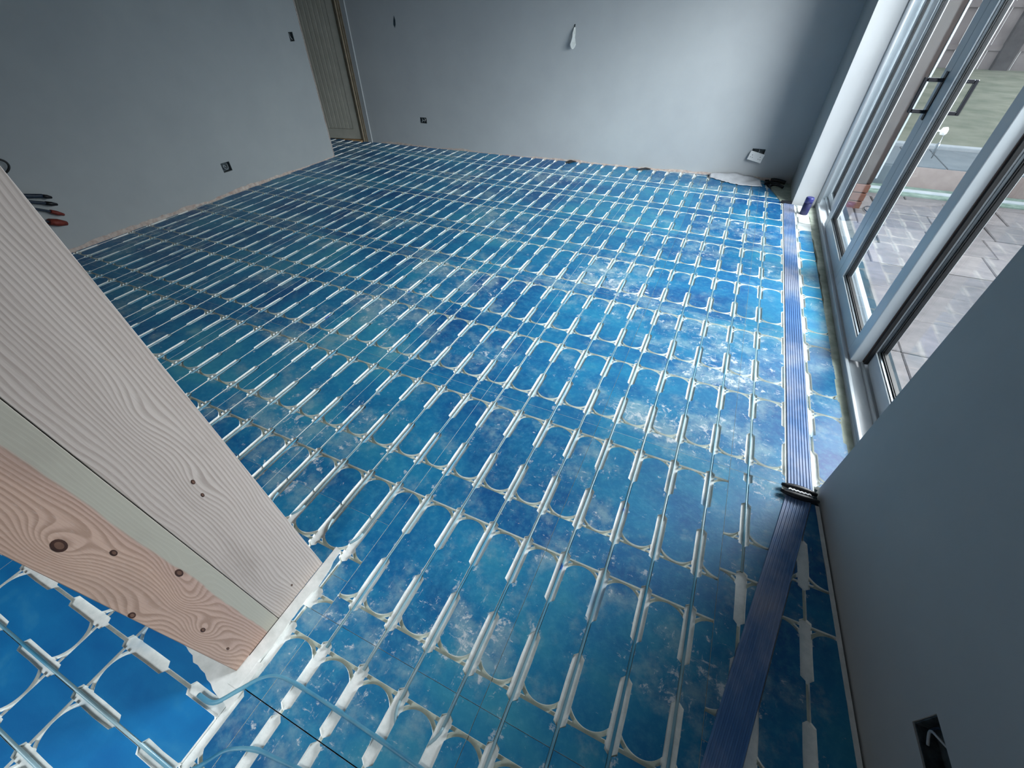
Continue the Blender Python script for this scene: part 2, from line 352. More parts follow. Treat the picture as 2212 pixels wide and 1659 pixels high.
GH, SH = 0.0056, 0.0188                    # half widths of the thin groove and of the wide slot
def arc(cx, cy, r, a0, a1, n=12):
    return [(cx + r*math.cos(math.radians(a0 + (a1-a0)*i/n)), cy + r*math.sin(math.radians(a0 + (a1-a0)*i/n))) for i in range(n+1)]
def islands_between(x0, base, rng):
    """painted islands between the lines x0 and x0+U for one period: A row at base, B row at base+V, next A at base+4V"""
    out = []; c = x0 + U/2; b = base + V; a = base + 4*V; ri = U/2 - 0.0062; ro = U/2 + 0.0062; j = lambda: rng.uniform(-0.0012, 0.0012)
    xl, xr = x0 + SH, x0 + U - SH
    # long island
    th = math.degrees(math.acos((U/2 - SH) / ri))
    cb, ca = b + U/2, a - U/2
    p = arc(c, cb, ri, 180 + th, 360 - th, 16)
    e1, s1 = b + 0.180, a - 0.171            # slot ends on both lines
    p += [(xr + j(), cb + 0.02), (xr + j(), e1 - 0.012), (x0 + U - GH, e1 + j()), (x0 + U - GH, s1 + j()), (xr + j(), s1 + 0.010), (xr + j(), ca - 0.02)]
    p += arc(c, ca, ri, th, 180 - th, 16)
    p += [(xl + j(), ca - 0.02), (xl + j(), s1 + 0.010), (x0 + GH, s1 + j()), (x0 + GH, e1 + j()), (xl + j(), e1 - 0.012), (xl + j(), cb + 0.02)]
    out.append(p)
    # short island between the two straight grooves
    g = 0.0055
    y0, y1 = base + g, b - g
    out.append([(xl, y0), (xr, y0), (xr, base + 0.015), (x0 + U - GH, base + 0.0235), (x0 + U - GH, b - 0.0235), (xr, b - 0.015), (xr, y1), (xl, y1), (xl, b - 0.015), (x0 + GH, b - 0.0235), (x0 + GH, base + 0.0235), (xl, base + 0.015)])
    # little triangles beside each return bend
    for cy, sgn, row in ((cb, -1, b), (ca, 1, a)):
        xe = c - math.sqrt(ro*ro - (U/2 - g)**2)
        for m_ in (1, -1):
            pts = []
            for i in range(5):
                x = (x0 + SH) + (xe - x0 - SH) * i / 4
                pts.append((x, cy + sgn * math.sqrt(max(ro*ro - (x - c)**2, 0))))
            pts.append((x0 + SH, row - sgn * g))
            if m_ == -1: pts = [(2*c - x, y) for x, y in pts]
            out.append(pts)
    return out
def area2(p): return sum(p[i][0]*p[(i+1) % len(p)][1] - p[(i+1) % len(p)][0]*p[i][1] for i in range(len(p)))
def clip(poly, px, py, nx, ny):
    out = []; n = len(poly)
    for i in range(n):
        a, b = poly[i], poly[(i+1) % n]
        da = (a[0]-px)*nx + (a[1]-py)*ny; db = (b[0]-px)*nx + (b[1]-py)*ny
        if da >= 0: out.append(a)
        if (da >= 0) != (db >= 0):
            t = da/(da-db); out.append((a[0]+(b[0]-a[0])*t, a[1]+(b[1]-a[1])*t))
    return out
PW, PL = 4*U, 8*V
def panel_polys(variant=0):
    rng = random.Random(variant + 11); isl = []
    slots = []
    for jx in range(-1, 5):
        x0 = U/2 + U*(jx - 0)
        for k in range(-2, 3):
            base = 3.5*V + 4*V*k            # an A row
            isl += islands_between(x0 - 0.0, base, rng)
            for lo, hi in ((base - 0.173, base + 0.022), (base + V - 0.020, base + V + 0.182)):
                slots.append([(x0 - GH, lo), (x0 + GH, lo), (x0 + SH + 0.001, lo + 0.010), (x0 + SH + 0.001, hi - 0.012), (x0 + GH, hi), (x0 - GH, hi), (x0 - SH - 0.001, hi - 0.012), (x0 - SH - 0.001, lo + 0.010)])
    return isl, slots
ISL, SLO = panel_polys()
def panel_mesh(rect, clips, mats):
    mb = MB(); x0, y0, x1, y1 = rect; g = 0.0008
    cl = [(x0+g, y0+g, 1, 0), (x0+g, y0+g, 0, 1), (x1-g, y1-g, -1, 0), (x1-g, y1-g, 0, -1)] + clips
    def do(p):
        for c in cl:
            p = clip(p, *c)
            if len(p) < 3: return None
        if abs(area2(p)) < 4e-6: return None
        if area2(p) < 0: p = p[::-1]
        q = [p[0]]
        for v in p[1:]:
            if abs(v[0]-q[-1][0]) + abs(v[1]-q[-1][1]) > 1e-6: q.append(v)
        return q if len(q) > 2 else None
    base = do([(x0, y0), (x1, y0), (x1, y1), (x0, y1)])
    if not base: return None
    mb.prism(base, -0.0215, -0.0125, 2, 1)
    for p in SLO:
        q = do(p)
        if q: mb.prism(q, -0.0125, -0.0095, 1, 1)
    for p in ISL:
        q = do(p)
        if q: mb.prism(q, -0.0125, 0.0, 0, 1)
    return mb.mesh('heating_panel', mats)
FULL = {}
def add_panel(ox, oy, rot=0.0, rect=(0, 0, PW, PL), clips=(), mats=('blue', 'core', 'groove'), name='heating_panel'):
    """clips: world half planes (px,py,nx,ny) that keep the side the normal points to"""
    c, s = math.cos(rot), math.sin(rot); loc = []
    corners = [(ox + c*x - s*y, oy + s*x + c*y) for x in (rect[0], rect[2]) for y in (rect[1], rect[3])]
    for px, py, nx, ny in clips:
        d = [(x-px)*nx + (y-py)*ny for x, y in corners]
        if max(d) <= 0.004: return None
        if min(d) >= 0: continue
        dx, dy = px-ox, py-oy
        loc.append((c*dx + s*dy, -s*dx + c*dy, c*nx + s*ny, -s*nx + c*ny))
    key = (rect, mats) if not loc else None
    if key and key in FULL: me = FULL[key]
    else:
        me = panel_mesh(rect, loc, mats)
        if me is None: return None
        if key: FULL[key] = me
    o = bpy.data.objects.new(name, me); COL.objects.link(o); o.parent = floor
    o.location = (ox, oy, 0); o.rotation_euler = (0, 0, rot); return o
OX, OY = 0.225, 4.5*V                        # a seam corner
bn = Vector((0.0724, -1)).normalized()
C_BACK = (-4.2, 4.576 - 0.004, bn.x, bn.y); C_LEFT = (-4.258 + 0.006, 0, 1, -0.019)
C_STRIP = (1.045, 0, -1, 0); C_TRI = (0.935, 4.66, -0.98, -0.262)
C_NEARWALL = (1.171 - 0.024, 0.721, -1, -0.0697)
for ix in range(-9, 2):
    for iy in range(-2, 4):
        ox, oy = OX + PW*ix, OY + PL*iy
        if ix == 1 and iy < 0: continue
        cl = [C_BACK, C_STRIP, C_TRI]
        rect = (0, 0, PW, PL)
        if iy < 0:
            if ox + PW < -0.47: 
                if iy == -1: cl.append((0, -0.4, 0, 1)); 
                else: continue
            if ox + PW < -0.30 and iy == -1:
                cl.append((0, -0.166, 0, 1))
            if iy == -2:
                cl.append((-0.4625, 0, 1, 0))
                add_panel(ox, oy + 0.09, 0, rect, cl + [(0, -0.7908, 0, -1)])
                cl.append((0, -0.7880, 0, 1))
        # alcove beside the door, left of the end of the left wall
        if ox < -4.0 and oy + PL > 3.79:
            add_panel(ox, oy, 0, rect, cl + [(0, 3.79, 0, 1), (-5.3, 0, 1, 0)])
            add_panel(ox, oy, 0, rect, cl + [(0, 3.789, 0, -1), C_LEFT])
        else:
            add_panel(ox, oy, 0, rect, cl + ([C_LEFT] if ox < -3.7 else []))
# cut pieces: beside the post, by the ribbed strip, by the near wall, in the door threshold
for ix in range(-9, -1):
    for iy in (-1, -2):
        add_panel(OX + PW*ix, OY + PL*iy + 0.122, 0, (0, 0, PW, PL), [(0, -0.167, 0, -1), (0, -0.53 if ix == -2 else -0.48, 0, 1), (-4.27, 0, 1, 0)])
d2 = Vector((0.858 - 1.056, -0.322 - 0.627)).normalized()            # direction of the slanting strip
C_S2L = (1.05, 0.64, d2.y, -d2.x); C_S2R = (1.145, 0.65, -d2.y, d2.x)
for iy in (-1, -2):
    add_panel(0.825, OY + PL*iy + 0.195, 0, (0, 0, PW, PL), [(0, OY - 0.001, 0, -1), C_S2L, C_NEARWALL])
    add_panel(0.875, OY + PL*iy + 0.11, 0, (0, 0, PW, PL), [(0, 0.63, 0, -1), C_S2R, C_NEARWALL])
for iy in (0, 1, 2):
    add_panel(0.785, OY + PL*iy, 0, (0, 0, PW, PL), [(1.152, 0, 1, 0), (1.302, 1.11, -1, -0.0139), (0, 3.63, 0, -1), (0, 0.735, 0, 1)])
    if iy == 2: add_panel(0.785, OY + PL*iy, 0, (0, 0, PW, PL), [(1.152, 0, 1, 0), (1.268, 3.9, -1, -0.02), (0, 3.632, 0, 1), (0, 4.268, 0, -1)], ('core', 'core', 'core'))
# second zone, turned a quarter: lines run along X
for ix in range(-1, 3):
    for iy in range(-1, 4):
        # local y -> +x, local x -> -y
        ox = -1.04 - 3.5*V - PL*ix; oy = -0.855 + U/2 - PW*iy
        add_panel(ox, oy, -math.pi/2, (0, 0, PW, PL), [(-0.464, 0, -1, 0), (0, -0.755, 0, -1)], ('blue_clean', 'core', 'core'))

# ------------------------------------------------------------------ walls
def wall(name, p, d, length, z1, thick, holes=(), mat='wall', z0=-0.12, hole_depth=0.05):
    """front face through p along d; the room lies on the left of d; holes (u0,z0,u1,z1)"""
    p = Vector(p); d = Vector((d[0], d[1], 0)).normalized(); n = Vector((-d.y, d.x, 0))
    us = sorted({0.0, length} | {h[0] for h in holes} | {h[2] for h in holes}); zs = sorted({z0, z1} | {h[1] for h in holes} | {h[3] for h in holes})
    mb = MB(); P = lambda u, z, k=0.0: p + d*u - n*k + Vector((0, 0, z))
    for i in range(len(us)-1):
        for k in range(len(zs)-1):
            uc, zc = (us[i]+us[i+1])/2, (zs[k]+zs[k+1])/2
            if any(h[0] < uc < h[2] and h[1] < zc < h[3] for h in holes): continue
            mb.add([P(us[i], zs[k]), P(us[i+1], zs[k]), P(us[i+1], zs[k+1]), P(us[i], zs[k+1])], [(3, 2, 1, 0)])
    for h in holes:
        a = [P(h[0], h[1]), P(h[2], h[1]), P(h[2], h[3]), P(h[0], h[3])]; b = [v - n*hole_depth for v in a]
        mb.add(a + b, [(0, 1, 5, 4), (1, 2, 6, 5), (2, 3, 7, 6), (3, 0, 4, 7), (4, 5, 6, 7)])
    mb.add([P(0, z0), P(length, z0), P(length, z1), P(0, z1), P(0, z0, thick), P(length, z0, thick), P(length, z1, thick), P(0, z1, thick)],
           [(4, 5, 6, 7), (0, 4, 7, 3), (1, 2, 6, 5), (3, 7, 6, 2), (0, 1, 5, 4)])
    return struct(mb.build(name, mat)), p, d, n
ZC = 2.42
# back wall: runs from the right corner to the left so that the room is on its left
db = Vector((-1, -0.0724, 0)).normalized(); pb = Vector((1.35, back_y(1.35), 0))
def bu(x): return (Vector((x, back_y(x), 0)) - pb).dot(db)
Lb = bu(-4.20)
wall_back, pb, db, nb = wall('wall_back', pb, db, Lb, ZC, 0.2, [(bu(-3.285), 0.285, bu(-3.385), 0.352), (bu(0.775), 0.205, bu(0.648), 0.303)])
def on_back(x, z, off=0.0): return Vector((x, back_y(x), z)) + nb*off
# left wall: room on its left when running towards -y ... direction -y has left = +x
dl = Vector((-0.019, -1, 0)).normalized(); pl = Vector((left_x(3.78), 3.78, 0))
def lu(y): return (Vector((left_x(y), y, 0)) - pl).dot(dl)
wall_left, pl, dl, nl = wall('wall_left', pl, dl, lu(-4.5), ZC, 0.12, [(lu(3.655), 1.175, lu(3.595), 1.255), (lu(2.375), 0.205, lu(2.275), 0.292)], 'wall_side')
def on_left(y, z, off=0.0): return Vector((left_x(y), y, z)) + nl*off
# right wall: near part
dr = Vector((-0.0697, 1, 0)).normalized(); pr = Vector((right_x(-4.2), -4.2, 0))
def ru(y): return (Vector((right_x(y), y, 0)) - pr).dot(dr)
Lr = ru(0.721)
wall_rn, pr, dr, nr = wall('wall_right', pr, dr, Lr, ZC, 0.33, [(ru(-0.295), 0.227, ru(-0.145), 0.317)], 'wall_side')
def on_right(y, z, off=0.0): return Vector((right_x(y), y, z)) + nr*off
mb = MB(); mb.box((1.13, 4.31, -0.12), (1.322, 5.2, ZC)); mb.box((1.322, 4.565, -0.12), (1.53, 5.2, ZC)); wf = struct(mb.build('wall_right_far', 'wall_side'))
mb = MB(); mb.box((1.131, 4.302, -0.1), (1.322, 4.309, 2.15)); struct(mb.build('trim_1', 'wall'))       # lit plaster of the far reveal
mb = MB(); mb.box((1.15, 0.6, 2.12), (1.5, 4.4, ZC)); struct(mb.build('wall_right_lintel', 'wall_side'))
# alcove beside the interior door
mb = MB(); mb.box((-5.5, 3.70, -0.12), (-4.31, 3.778, ZC)); struct(mb.build('wall_alcove', 'wall_side'))
mb = MB(); mb.box((-5.6, 3.70, -0.12), (-5.5, 4.8, ZC)); struct(mb.build('wall_alcove_end', 'wall_side'))
# partition behind the pine end lining, and the rear of the house
mb = MB(); mb.box((-4.4, -0.735, -0.12), (-0.54, -0.49, ZC)); struct(mb.build('wall_middle', 'ceiling'))
mb = MB()
for a, b in (((-4.6, -4.4, -0.12), (2.0, -4.2, 0.9)), ((-4.6, -4.4, 2.1), (2.0, -4.2, ZC)), ((-4.6, -4.4, 0.9), (-2.7, -4.2, 2.1)), ((-0.9, -4.4, 0.9), (0.1, -4.2, 2.1)), ((1.2, -4.4, 0.9), (2.0, -4.2, 2.1))): mb.box(a, b)
struct(mb.build('wall_rear', 'ceiling'))
mb = MB(); mb.box((-5.7, -4.5, ZC), (1.6, 5.3, ZC + 0.2)); struct(mb.build('ceiling', 'ceiling'))

# ragged bare-plaster edges along the wall bottoms, corner bead, white filler beside the post
def ragged(name, fn, a, b, h, mat, seed, steps=160, t=0.004):
    rng = random.Random(seed); mb = MB(); top = []; hh = h*0.6
    for i in range(steps+1):
        hh = max(0.25*h, min(1.5*h, hh + rng.uniform(-0.28, 0.28)*h)); top.append(hh)
    for i in range(steps):
        u0, u1 = a + (b-a)*i/steps, a + (b-a)*(i+1)/steps
        mb.add([fn(u0, -0.005, t), fn(u1, -0.005, t), fn(u1, top[i+1], t*0.4), fn(u0, top[i], t*0.4), fn(u0, -0.005, 0), fn(u1, -0.005, 0), fn(u1, top[i+1], 0), fn(u0, top[i], 0)],
               [(0, 1, 2, 3), (3, 2, 6, 7)])
    o = struct(mb.build(name, mat)); return o
ragged('trim_2', on_left, -0.4, 3.776, 0.026, 'plaster_pink', 3)
ragged('trim_3', on_back, -4.05, 0.95, 0.020, 'plaster_pink', 5)
mb = MB(); mb.box((left_x(3.78) - 0.004, 3.779, -0.005), (left_x(3.78) + 0.006, 3.786, ZC)); struct(mb.build('trim_4', 'plaster_pink'))
rng = random.Random(4); mb = MB(); pl_ = []
for i in range(22):
    y = -0.80 + i*0.0225; pl_.append((-0.4625 + rng.uniform(-0.004, 0.005) - 0.0016*max(0, i-15)**1.2, y))
poly = [(-0.503, -0.80)] + pl_ + [(-0.503, -0.322)]
mb.prism(poly, -0.02, 0.002, 0, 0); struct(mb.build('trim_5', 'plaster_white'))
mb = MB(); pl_ = [(-0.85 + i*0.02, -0.768 - 0.075*(i/20)**1.3 - abs(rng.gauss(0, 0.005))) for i in range(21)]
mb.prism([(-0.86, -0.72)] + pl_ + [(-0.447, -0.80), (-0.447, -0.72)], -0.02, 0.0012, 0, 0); struct(mb.build('trim_6', 'plaster_white'))

# cement strip between threshold panels and door frame; cement wedge in the far right corner
mb = MB(); rng = random.Random(9); a = []
for i in range(40): a.append((1.288 + rng.uniform(-0.008, 0.010) - (0.02 if i > 30 else 0), 0.72 + i*0.0905))
mb.prism([(1.36, 4.29)] + a[::-1][:1] + a[::-1][1:] + [(1.36, 0.70)], -0.03, -0.003, 0, 0)
struct(mb.build('trim_7', 'cement'))
mb = MB(); mb.prism([(0.945, 4.69), (1.048, 4.285), (1.13, 4.285), (1.13, 4.95), (0.93, 4.95)], -0.03, -0.004, 0, 0); struct(mb.build('trim_8', 'cement'))

rng = random.Random(21); mb = MB(); p1 = []; p2 = []
for i in range(30):
    y = 0.63 - i*0.05; p1.append((right_x(y) - 0.008, y)); p2.append((right_x(y) - 0.024 + rng.uniform(-0.002, 0.0035), y))
mb.prism(p2 + p1[::-1], -0.02, -0.0015, 0, 0); struct(mb.build('trim_16', 'plaster_white'))
# gouge in the back wall
def blob(fn, x, z, pts, off, mat, name, parent):
    mb = MB(); n = len(pts); f = [fn(x+a, z+b, off) for a, b in pts]; mb.add(f + [fn(x+a, z+b, -0.004) for a, b in pts], [tuple(range(n))] + [(i, n+i, n+(i+1) % n, (i+1) % n) for i in range(n)])
    return mb.build(name, mat, parent)
blob(on_back, -3.558, 1.30, [(0.0, -0.05), (0.016, -0.02), (0.02, 0.02), (0.012, 0.06), (-0.004, 0.02), (-0.012, -0.02)], 0.0015, 'gapdark', 'gouge', wall_back)

# ------------------------------------------------------------------ pine-lined wall end ("post")
post = thing('timber_post', 'wide pine board post with dark knots standing at the left', 'post', (-0.505, -0.585, 0))
lean = 0.042
def board(name, y0, y1, mat, dx=0.0):
    mb = MB(); h = ZC
    def q(x, y, z): return (x, y - lean*z, z)
    vs = [q(x, y, z) for z in (0.001, h) for x, y in ((-0.03, y0), (dx, y0), (dx, y1), (-0.03, y1))]
    mb.add(vs, [(0, 3, 2, 1), (4, 5, 6, 7), (0, 1, 5, 4), (1, 2, 6, 5), (2, 3, 7, 6), (3, 0, 4, 7)])
    return bev(mb.build(name, mat, post), 0.0012, 1)
board('board', -0.0145, 0.193, 'pine_a'); board('board', -0.182, -0.0160, 'pine_b', -0.0003)
def knot(y, z, ry, rz, mat='pine_knot'):
    mb = MB(); n = 16; ring = [(0.0006, y - lean*z + ry*math.cos(2*math.pi*i/n), z + rz*math.sin(2*math.pi*i/n)) for i in range(n)]
    mid = [(0.0009, y - lean*z + 0.55*ry*math.cos(2*math.pi*i/n), z + 0.6*rz*math.sin(2*math.pi*i/n)) for i in range(n)]
    mb.add(ring + mid, [tuple(range(n, 2*n))], 1); mb.add(ring + mid, [(i, (i+1) % n, n+(i+1) % n, n+i) for i in range(n)], 0)
    return mb.build('knot', ['knot_dark', 'knot_core'], post)
M['knot_dark'] = simple('knot_ring', '#2c1812', '#43271c', 60, 0.6); M['knot_core'] = simple('knot_core', '#5a4034', '#6d5142', 60, 0.6)
for (y, z), r_ in zip(KL[:9], ((0.010, 0.018), (0.005, 0.010), (0.007, 0.015), (0.006, 0.011), (0.005, 0.010), (0.004, 0.008), (0.0035, 0.007), (0.003, 0.006), (0.003, 0.007))):
    knot(y, z, *r_)

# ------------------------------------------------------------------ heating pipe: one serpentine, runs and bends as parts
PIPE_R, PIPE_Z = 0.0047, -0.0052
pipe = thing('heating_pipe', 'long pale blue plastic pipe snaking in parallel runs through the floor grooves', 'pipe')
def far_end(i): return back_y(U*i) - 0.16
def near_end(i):
    if i <= -3: return -0.235
    if i in (-2, -1): return -0.60
    if i in (0, 1): return -0.615
    if i == 6: return 0.22
    if i == 5: return -0.60
    return -1.25
run_cache = {}
for i in range(-27, 7):
    x = U*i; y0, y1 = near_end(i), far_end(i)
    if i == 6: y1 = 4.62
    mb = MB(); n = 24; rng = random.Random(i)
    mb.tube([(x + rng.uniform(-0.0006, 0.0006), y0 + (y1-y0)*k/n, PIPE_Z + rng.uniform(-0.0008, 0.0008)) for k in range(n+1)], PIPE_R, 8)
    mb.build('pipe_run', 'pipe', pipe)
def bend(i, y, sgn, mat='pipe'):
    mb = MB(); c = U*i + U/2
    mb.tube([(c + U/2*math.cos(math.pi*k/14), y + sgn*U/2*math.sin(math.pi*k/14), PIPE_Z) for k in range(15)], PIPE_R, 8)
    mb.build('pipe_bend', mat, pipe)
for i in range(-27, 4, 2): bend(i, min(far_end(i), far_end(i+1)) - 0.0, 1)
for i in range(-26, -3, 2): bend(i, -0.235, -1)
bend(0, -0.615, -1)
# painted supply pipes crossing the near floor
def smooth_path(pts, n=6):
    P = [Vector(p) for p in pts]; out = []
    for i in range(len(P)-1):
        a, b, c, d = P[max(i-1, 0)], P[i], P[i+1], P[min(i+2, len(P)-1)]
        for k in range(n):
            t = k/n; out.append(0.5*((2*b) + (c-a)*t + (2*a-5*b+4*c-d)*t*t + (3*b-a-3*c+d)*t**3))
    out.append(P[-1]); return out
z2 = -0.0042
o = MB(); o.tube(smooth_path([(-0.56, -0.858, -0.003), (-0.50, -0.852, -0.002), (-0.458, -0.800, 0.001), (-0.425, -0.752, z2), (-0.381, -0.724, z2), (-0.303, -0.714, z2), (-0.10, -0.713, z2), (0.13, -0.718, z2), (0.265, -0.724, z2)]), 0.0068, 10)
tag(o.build('supply_pipe', 'pipe_blue'), 'blue painted pipe curving from the post foot across the near floor', 'pipe')
o = MB(); o.tube(smooth_path([(-0.46, -1.05, -0.002), (-0.43, -0.995, 0.0), (-0.399, -0.950, z2), (-0.37, -0.911, z2), (-0.308, -0.880, z2), (-0.24, -0.868, z2), (-0.10, -0.855, z2), (0.26, -0.85, z2)]), 0.0068, 10)
tag(o.build('supply_pipe', 'pipe_blue'), 'blue painted pipe at the bottom edge, below the other curving pipe', 'pipe')
zone2 = thing('heating_pipe', 'pale pipe lying along the slots left of the post foot', 'pipe')
for j in range(1, 5):
    y = -0.855 - U*j; mb = MB(); mb.tube([(-3.6, y, PIPE_Z), (-1.5, y, PIPE_Z), (-0.47, y, PIPE_Z)], PIPE_R*1.1, 8); mb.build('pipe_run', 'pipe', zone2)

# ------------------------------------------------------------------ ribbed strips, clamp, end bar
def strip(name, a, b, w, label):
    a, b = Vector(a), Vector(b); d = (b-a).normalized(); n = Vector((d.y, -d.x, 0)); L = (b-a).length
    fr = Matrix(((n.x, d.x, 0, a.x), (n.y, d.y, 0, a.y), (0, 0, 1, 0), (0, 0, 0, 1)))
    t = thing(name, label, 'strip', (0, 0, 0))
    mb = MB(); mb.obox(fr, (-w/2, 0, -0.018), (w/2, L, 0.0015)); mb.build('strip_base', 'strip', t)
    for k in range(8):
        x = -w/2 + 0.004 + (w - 0.008)*k/7
        mb = MB(); vs = []
        for yy in (0.0, L):
            for xx, zz in ((x-0.004, 0.0015), (x-0.0022, 0.0045), (x+0.0022, 0.0045), (x+0.004, 0.0015)): vs.append(fr @ Vector((xx, yy, zz)))
        mb.add(vs, [(0, 1, 5, 4), (1, 2, 6, 5), (2, 3, 7, 6), (0, 3, 2, 1), (4, 5, 6, 7)]); mb.build('rib', 'strip', t)
    return t
strip('ribbed_strip', (1.099, 0.672, 0), (1.101, 4.268, 0), 0.092, 'ribbed blue-stained grey strip running straight along the patio door threshold')
strip('ribbed_strip', (1.093, 0.640, 0), (0.80, -0.76, 0), 0.092, 'ribbed blue-grey strip slanting along the near floor beside the dark wall')
for (x0, x1, nm) in ((1.0455, 1.0515, 9), (1.1485, 1.1545, 10)):
    mb = MB(); mb.box((x0, 0.68, -0.02), (x1, 4.27, -0.001)); struct(mb.build('trim_%d' % nm, 'core'))
cl = thing('pipe_clamp', 'black two-lipped clamp joining the two ribbed strips', 'clamp', (1.091, 0.655, 0))
def lip(y, x0, x1, zt):
    mb = MB(); P = []; R = []
    for k in range(11):
        t = k/10; P.append((x0 + (x1-x0)*t, y + 0.004*math.sin(math.pi*t)*(1 if y > 0 else -1), zt)); R.append(0.004 + 0.0105*math.sin(math.pi*min(max(t, 0.03), 0.97))**0.6)
    mb.tube(P, R, 10, sq=0.9); mb.build('lip', 'black', cl)
lip(0.017, -0.066, 0.066, 0.016); lip(-0.016, -0.070, 0.072, 0.015)
mb = MB(); zz = []
for k in range(13): zz.append((-0.042 + 0.084*k/12, 0.0015 + (0.0022 if k % 2 else -0.0022)))
mb.prism([(x, y - 0.0035) for x, y in zz] + [(x, y + 0.0035) for x, y in zz[::-1]], 0.005, 0.022, 0, 0); mb.build('insert', 'socket_white', cl)
mb = MB(); mb.box((1.030, 4.268, -0.003), (1.127, 4.297, 0.022)); tag(bev(mb.build('end_bar', 'black')), 'short black bar closing the far end of the straight ribbed strip', 'bar')

# ------------------------------------------------------------------ sliding patio door
door = struct(empty('door_2'))
XI, XM, XO = 1.365, 1.425, 1.487            # inner track face, between tracks, outer face
def part(name, boxes, mat, parent, b=0.003):
    mb = MB()
    for a, c in boxes: mb.box(a, c)
    o = mb.build(name, mat, parent); return bev(o, b) if b else o
part('sill', [((1.335, 0.70, -0.02), (1.53, 4.50, 0.022)), ((1.335, 0.70, 0.022), (1.352, 4.31, 0.040)), ((1.417, 0.70, 0.022), (1.428, 4.50, 0.040)), ((1.50, 0.70, 0.022), (1.53, 4.50, 0.045))], 'pvc', door)
part('jamb', [((1.325, 4.50, -0.02), (1.53, 4.56, 2.12)), ((1.325, 4.315, -0.02), (1.352, 4.50, 2.12))], 'pvc', door)
mb = MB(); mb.tube([(1.340, 4.296, 0.0), (1.340, 4.296, 2.12)], 0.017, 12); mb.build('jamb_bead', 'pvc', door)
part('jamb', [((1.325, 0.69, -0.02), (1.53, 0.722, 2.12))], 'pvc', door)
part('head', [((1.325, 0.69, 2.10), (1.53, 4.56, 2.15))], 'pvc', door)
def leaf(y0, y1, x0, x1, sy0, sy1, zr=0.125):
    """y0..y1 with stiles of widths sy0 (near) and sy1 (far)"""
    L = part('leaf', [((x0, y0, 0.04), (x1, y0+sy0, 2.09)), ((x0, y1-sy1, 0.04), (x1, y1, 2.09)), ((x0+0.001, y0+sy0, 0.04), (x1-0.001, y1-sy1, zr)), ((x0+0.001, y0+sy0, 2.0), (x1-0.001, y1-sy1, 2.09))], 'pvc', door, 0.004)
    xm = (x0+x1)/2; a, b, c, d = y0+sy0, y1-sy1, zr, 2.0
    mb = MB(); mb.box((xm-0.002, a-0.004, c-0.004), (xm+0.002, b+0.004, d+0.004)); mb.build('pane', 'glass', L)
    e = 0.009
    for nm, mat, xa, xb, w in (('bead', 'steel', x0+0.010, xm-0.004, 0.0055), ('gasket', 'pvc_dark', xm-0.006, xm-0.0025, 0.012), ('gasket', 'pvc_dark', xm+0.0025, x1-0.008, 0.012)):
        part(nm, [((xa, a, c), (xb, a+w, d)), ((xa, b-w, c), (xb, b, d)), ((xa, a+w, c), (xb, b-w, c+w)), ((xa, a+w, d-w), (xb, b-w, d))], mat, L, 0)
    return L
leaf(4.12, 4.50, 1.437, 1.494, 0.10, 0.06, 0.092)
LB = leaf(2.672, 3.745, 1.358, 1.414, 0.11, 0.12)
LC = leaf(1.690, 2.668, 1.358, 1.414, 0.10, 0.11)
LD = leaf(0.724, 1.745, 1.437, 1.494, 0.06, 0.062)
part('edge_gasket', [((1.4165, 1.690, 0.045), (1.4355, 1.702, 2.09))], 'gasket_brown', LC, 0)
part('edge_gasket', [((1.4195, 1.674, 0.045), (1.436, 1.6895, 2.09))], 'pvc_dark', LC, 0)
def handle(sgn, name):
    x = 1.357 if sgn < 0 else 1.415; y = 2.70; w = 0.0105; e = x + sgn*0.088
    def bx(xa, xb, za, zb): return ((min(xa, xb), y-w, za), (max(xa, xb), y+w, zb))
    part('handle', [bx(e, e - sgn*0.017, 1.040, 1.200), bx(e - sgn*0.017, x, 1.183, 1.200), bx(e - sgn*0.017, x, 1.040, 1.057)], 'black_chrome', LB, 0.003)
    part('handle_plate', [((min(x, x+sgn*0.005), y-0.017, 1.01), (max(x, x+sgn*0.005), y+0.017, 1.23))], 'black_chrome', LB, 0.002)
handle(-1, 'handle'); handle(1, 'handle')
key = thing('key_bunch', 'door key with white plastic head and keys hanging outside the patio door lock', 'key', (1.416, 2.60, 0.97))
mb = MB(); mb.tube([(0.0, 0, 0.012), (0.02, 0, 0.012), (0.026, 0, 0.012), (0.045, 0, 0.012), (0.05, 0, 0.012)], [0.004, 0.004, 0.016, 0.018, 0.012], 12, sq=1.1); mb.build('key_head', 'socket_white', key)
mb = MB(); mb.tube(smooth_path([(0.045, 0, 0.0), (0.048, 0.004, -0.02), (0.046, -0.004, -0.045)]), 0.0016, 6); mb.build('key_ring', 'chrome', key)
for dy, sl in ((0.006, 0.06), (-0.008, 0.075)):
    mb = MB(); mb.tube([(0.046, dy*0.3, -0.042), (0.047, dy, -0.055), (0.047, dy*1.4, -0.042-sl*0.6), (0.047, dy*1.6, -0.042-sl)], [0.003, 0.009, 0.004, 0.003], 8, sq=0.35); mb.build('key', 'steel', key)

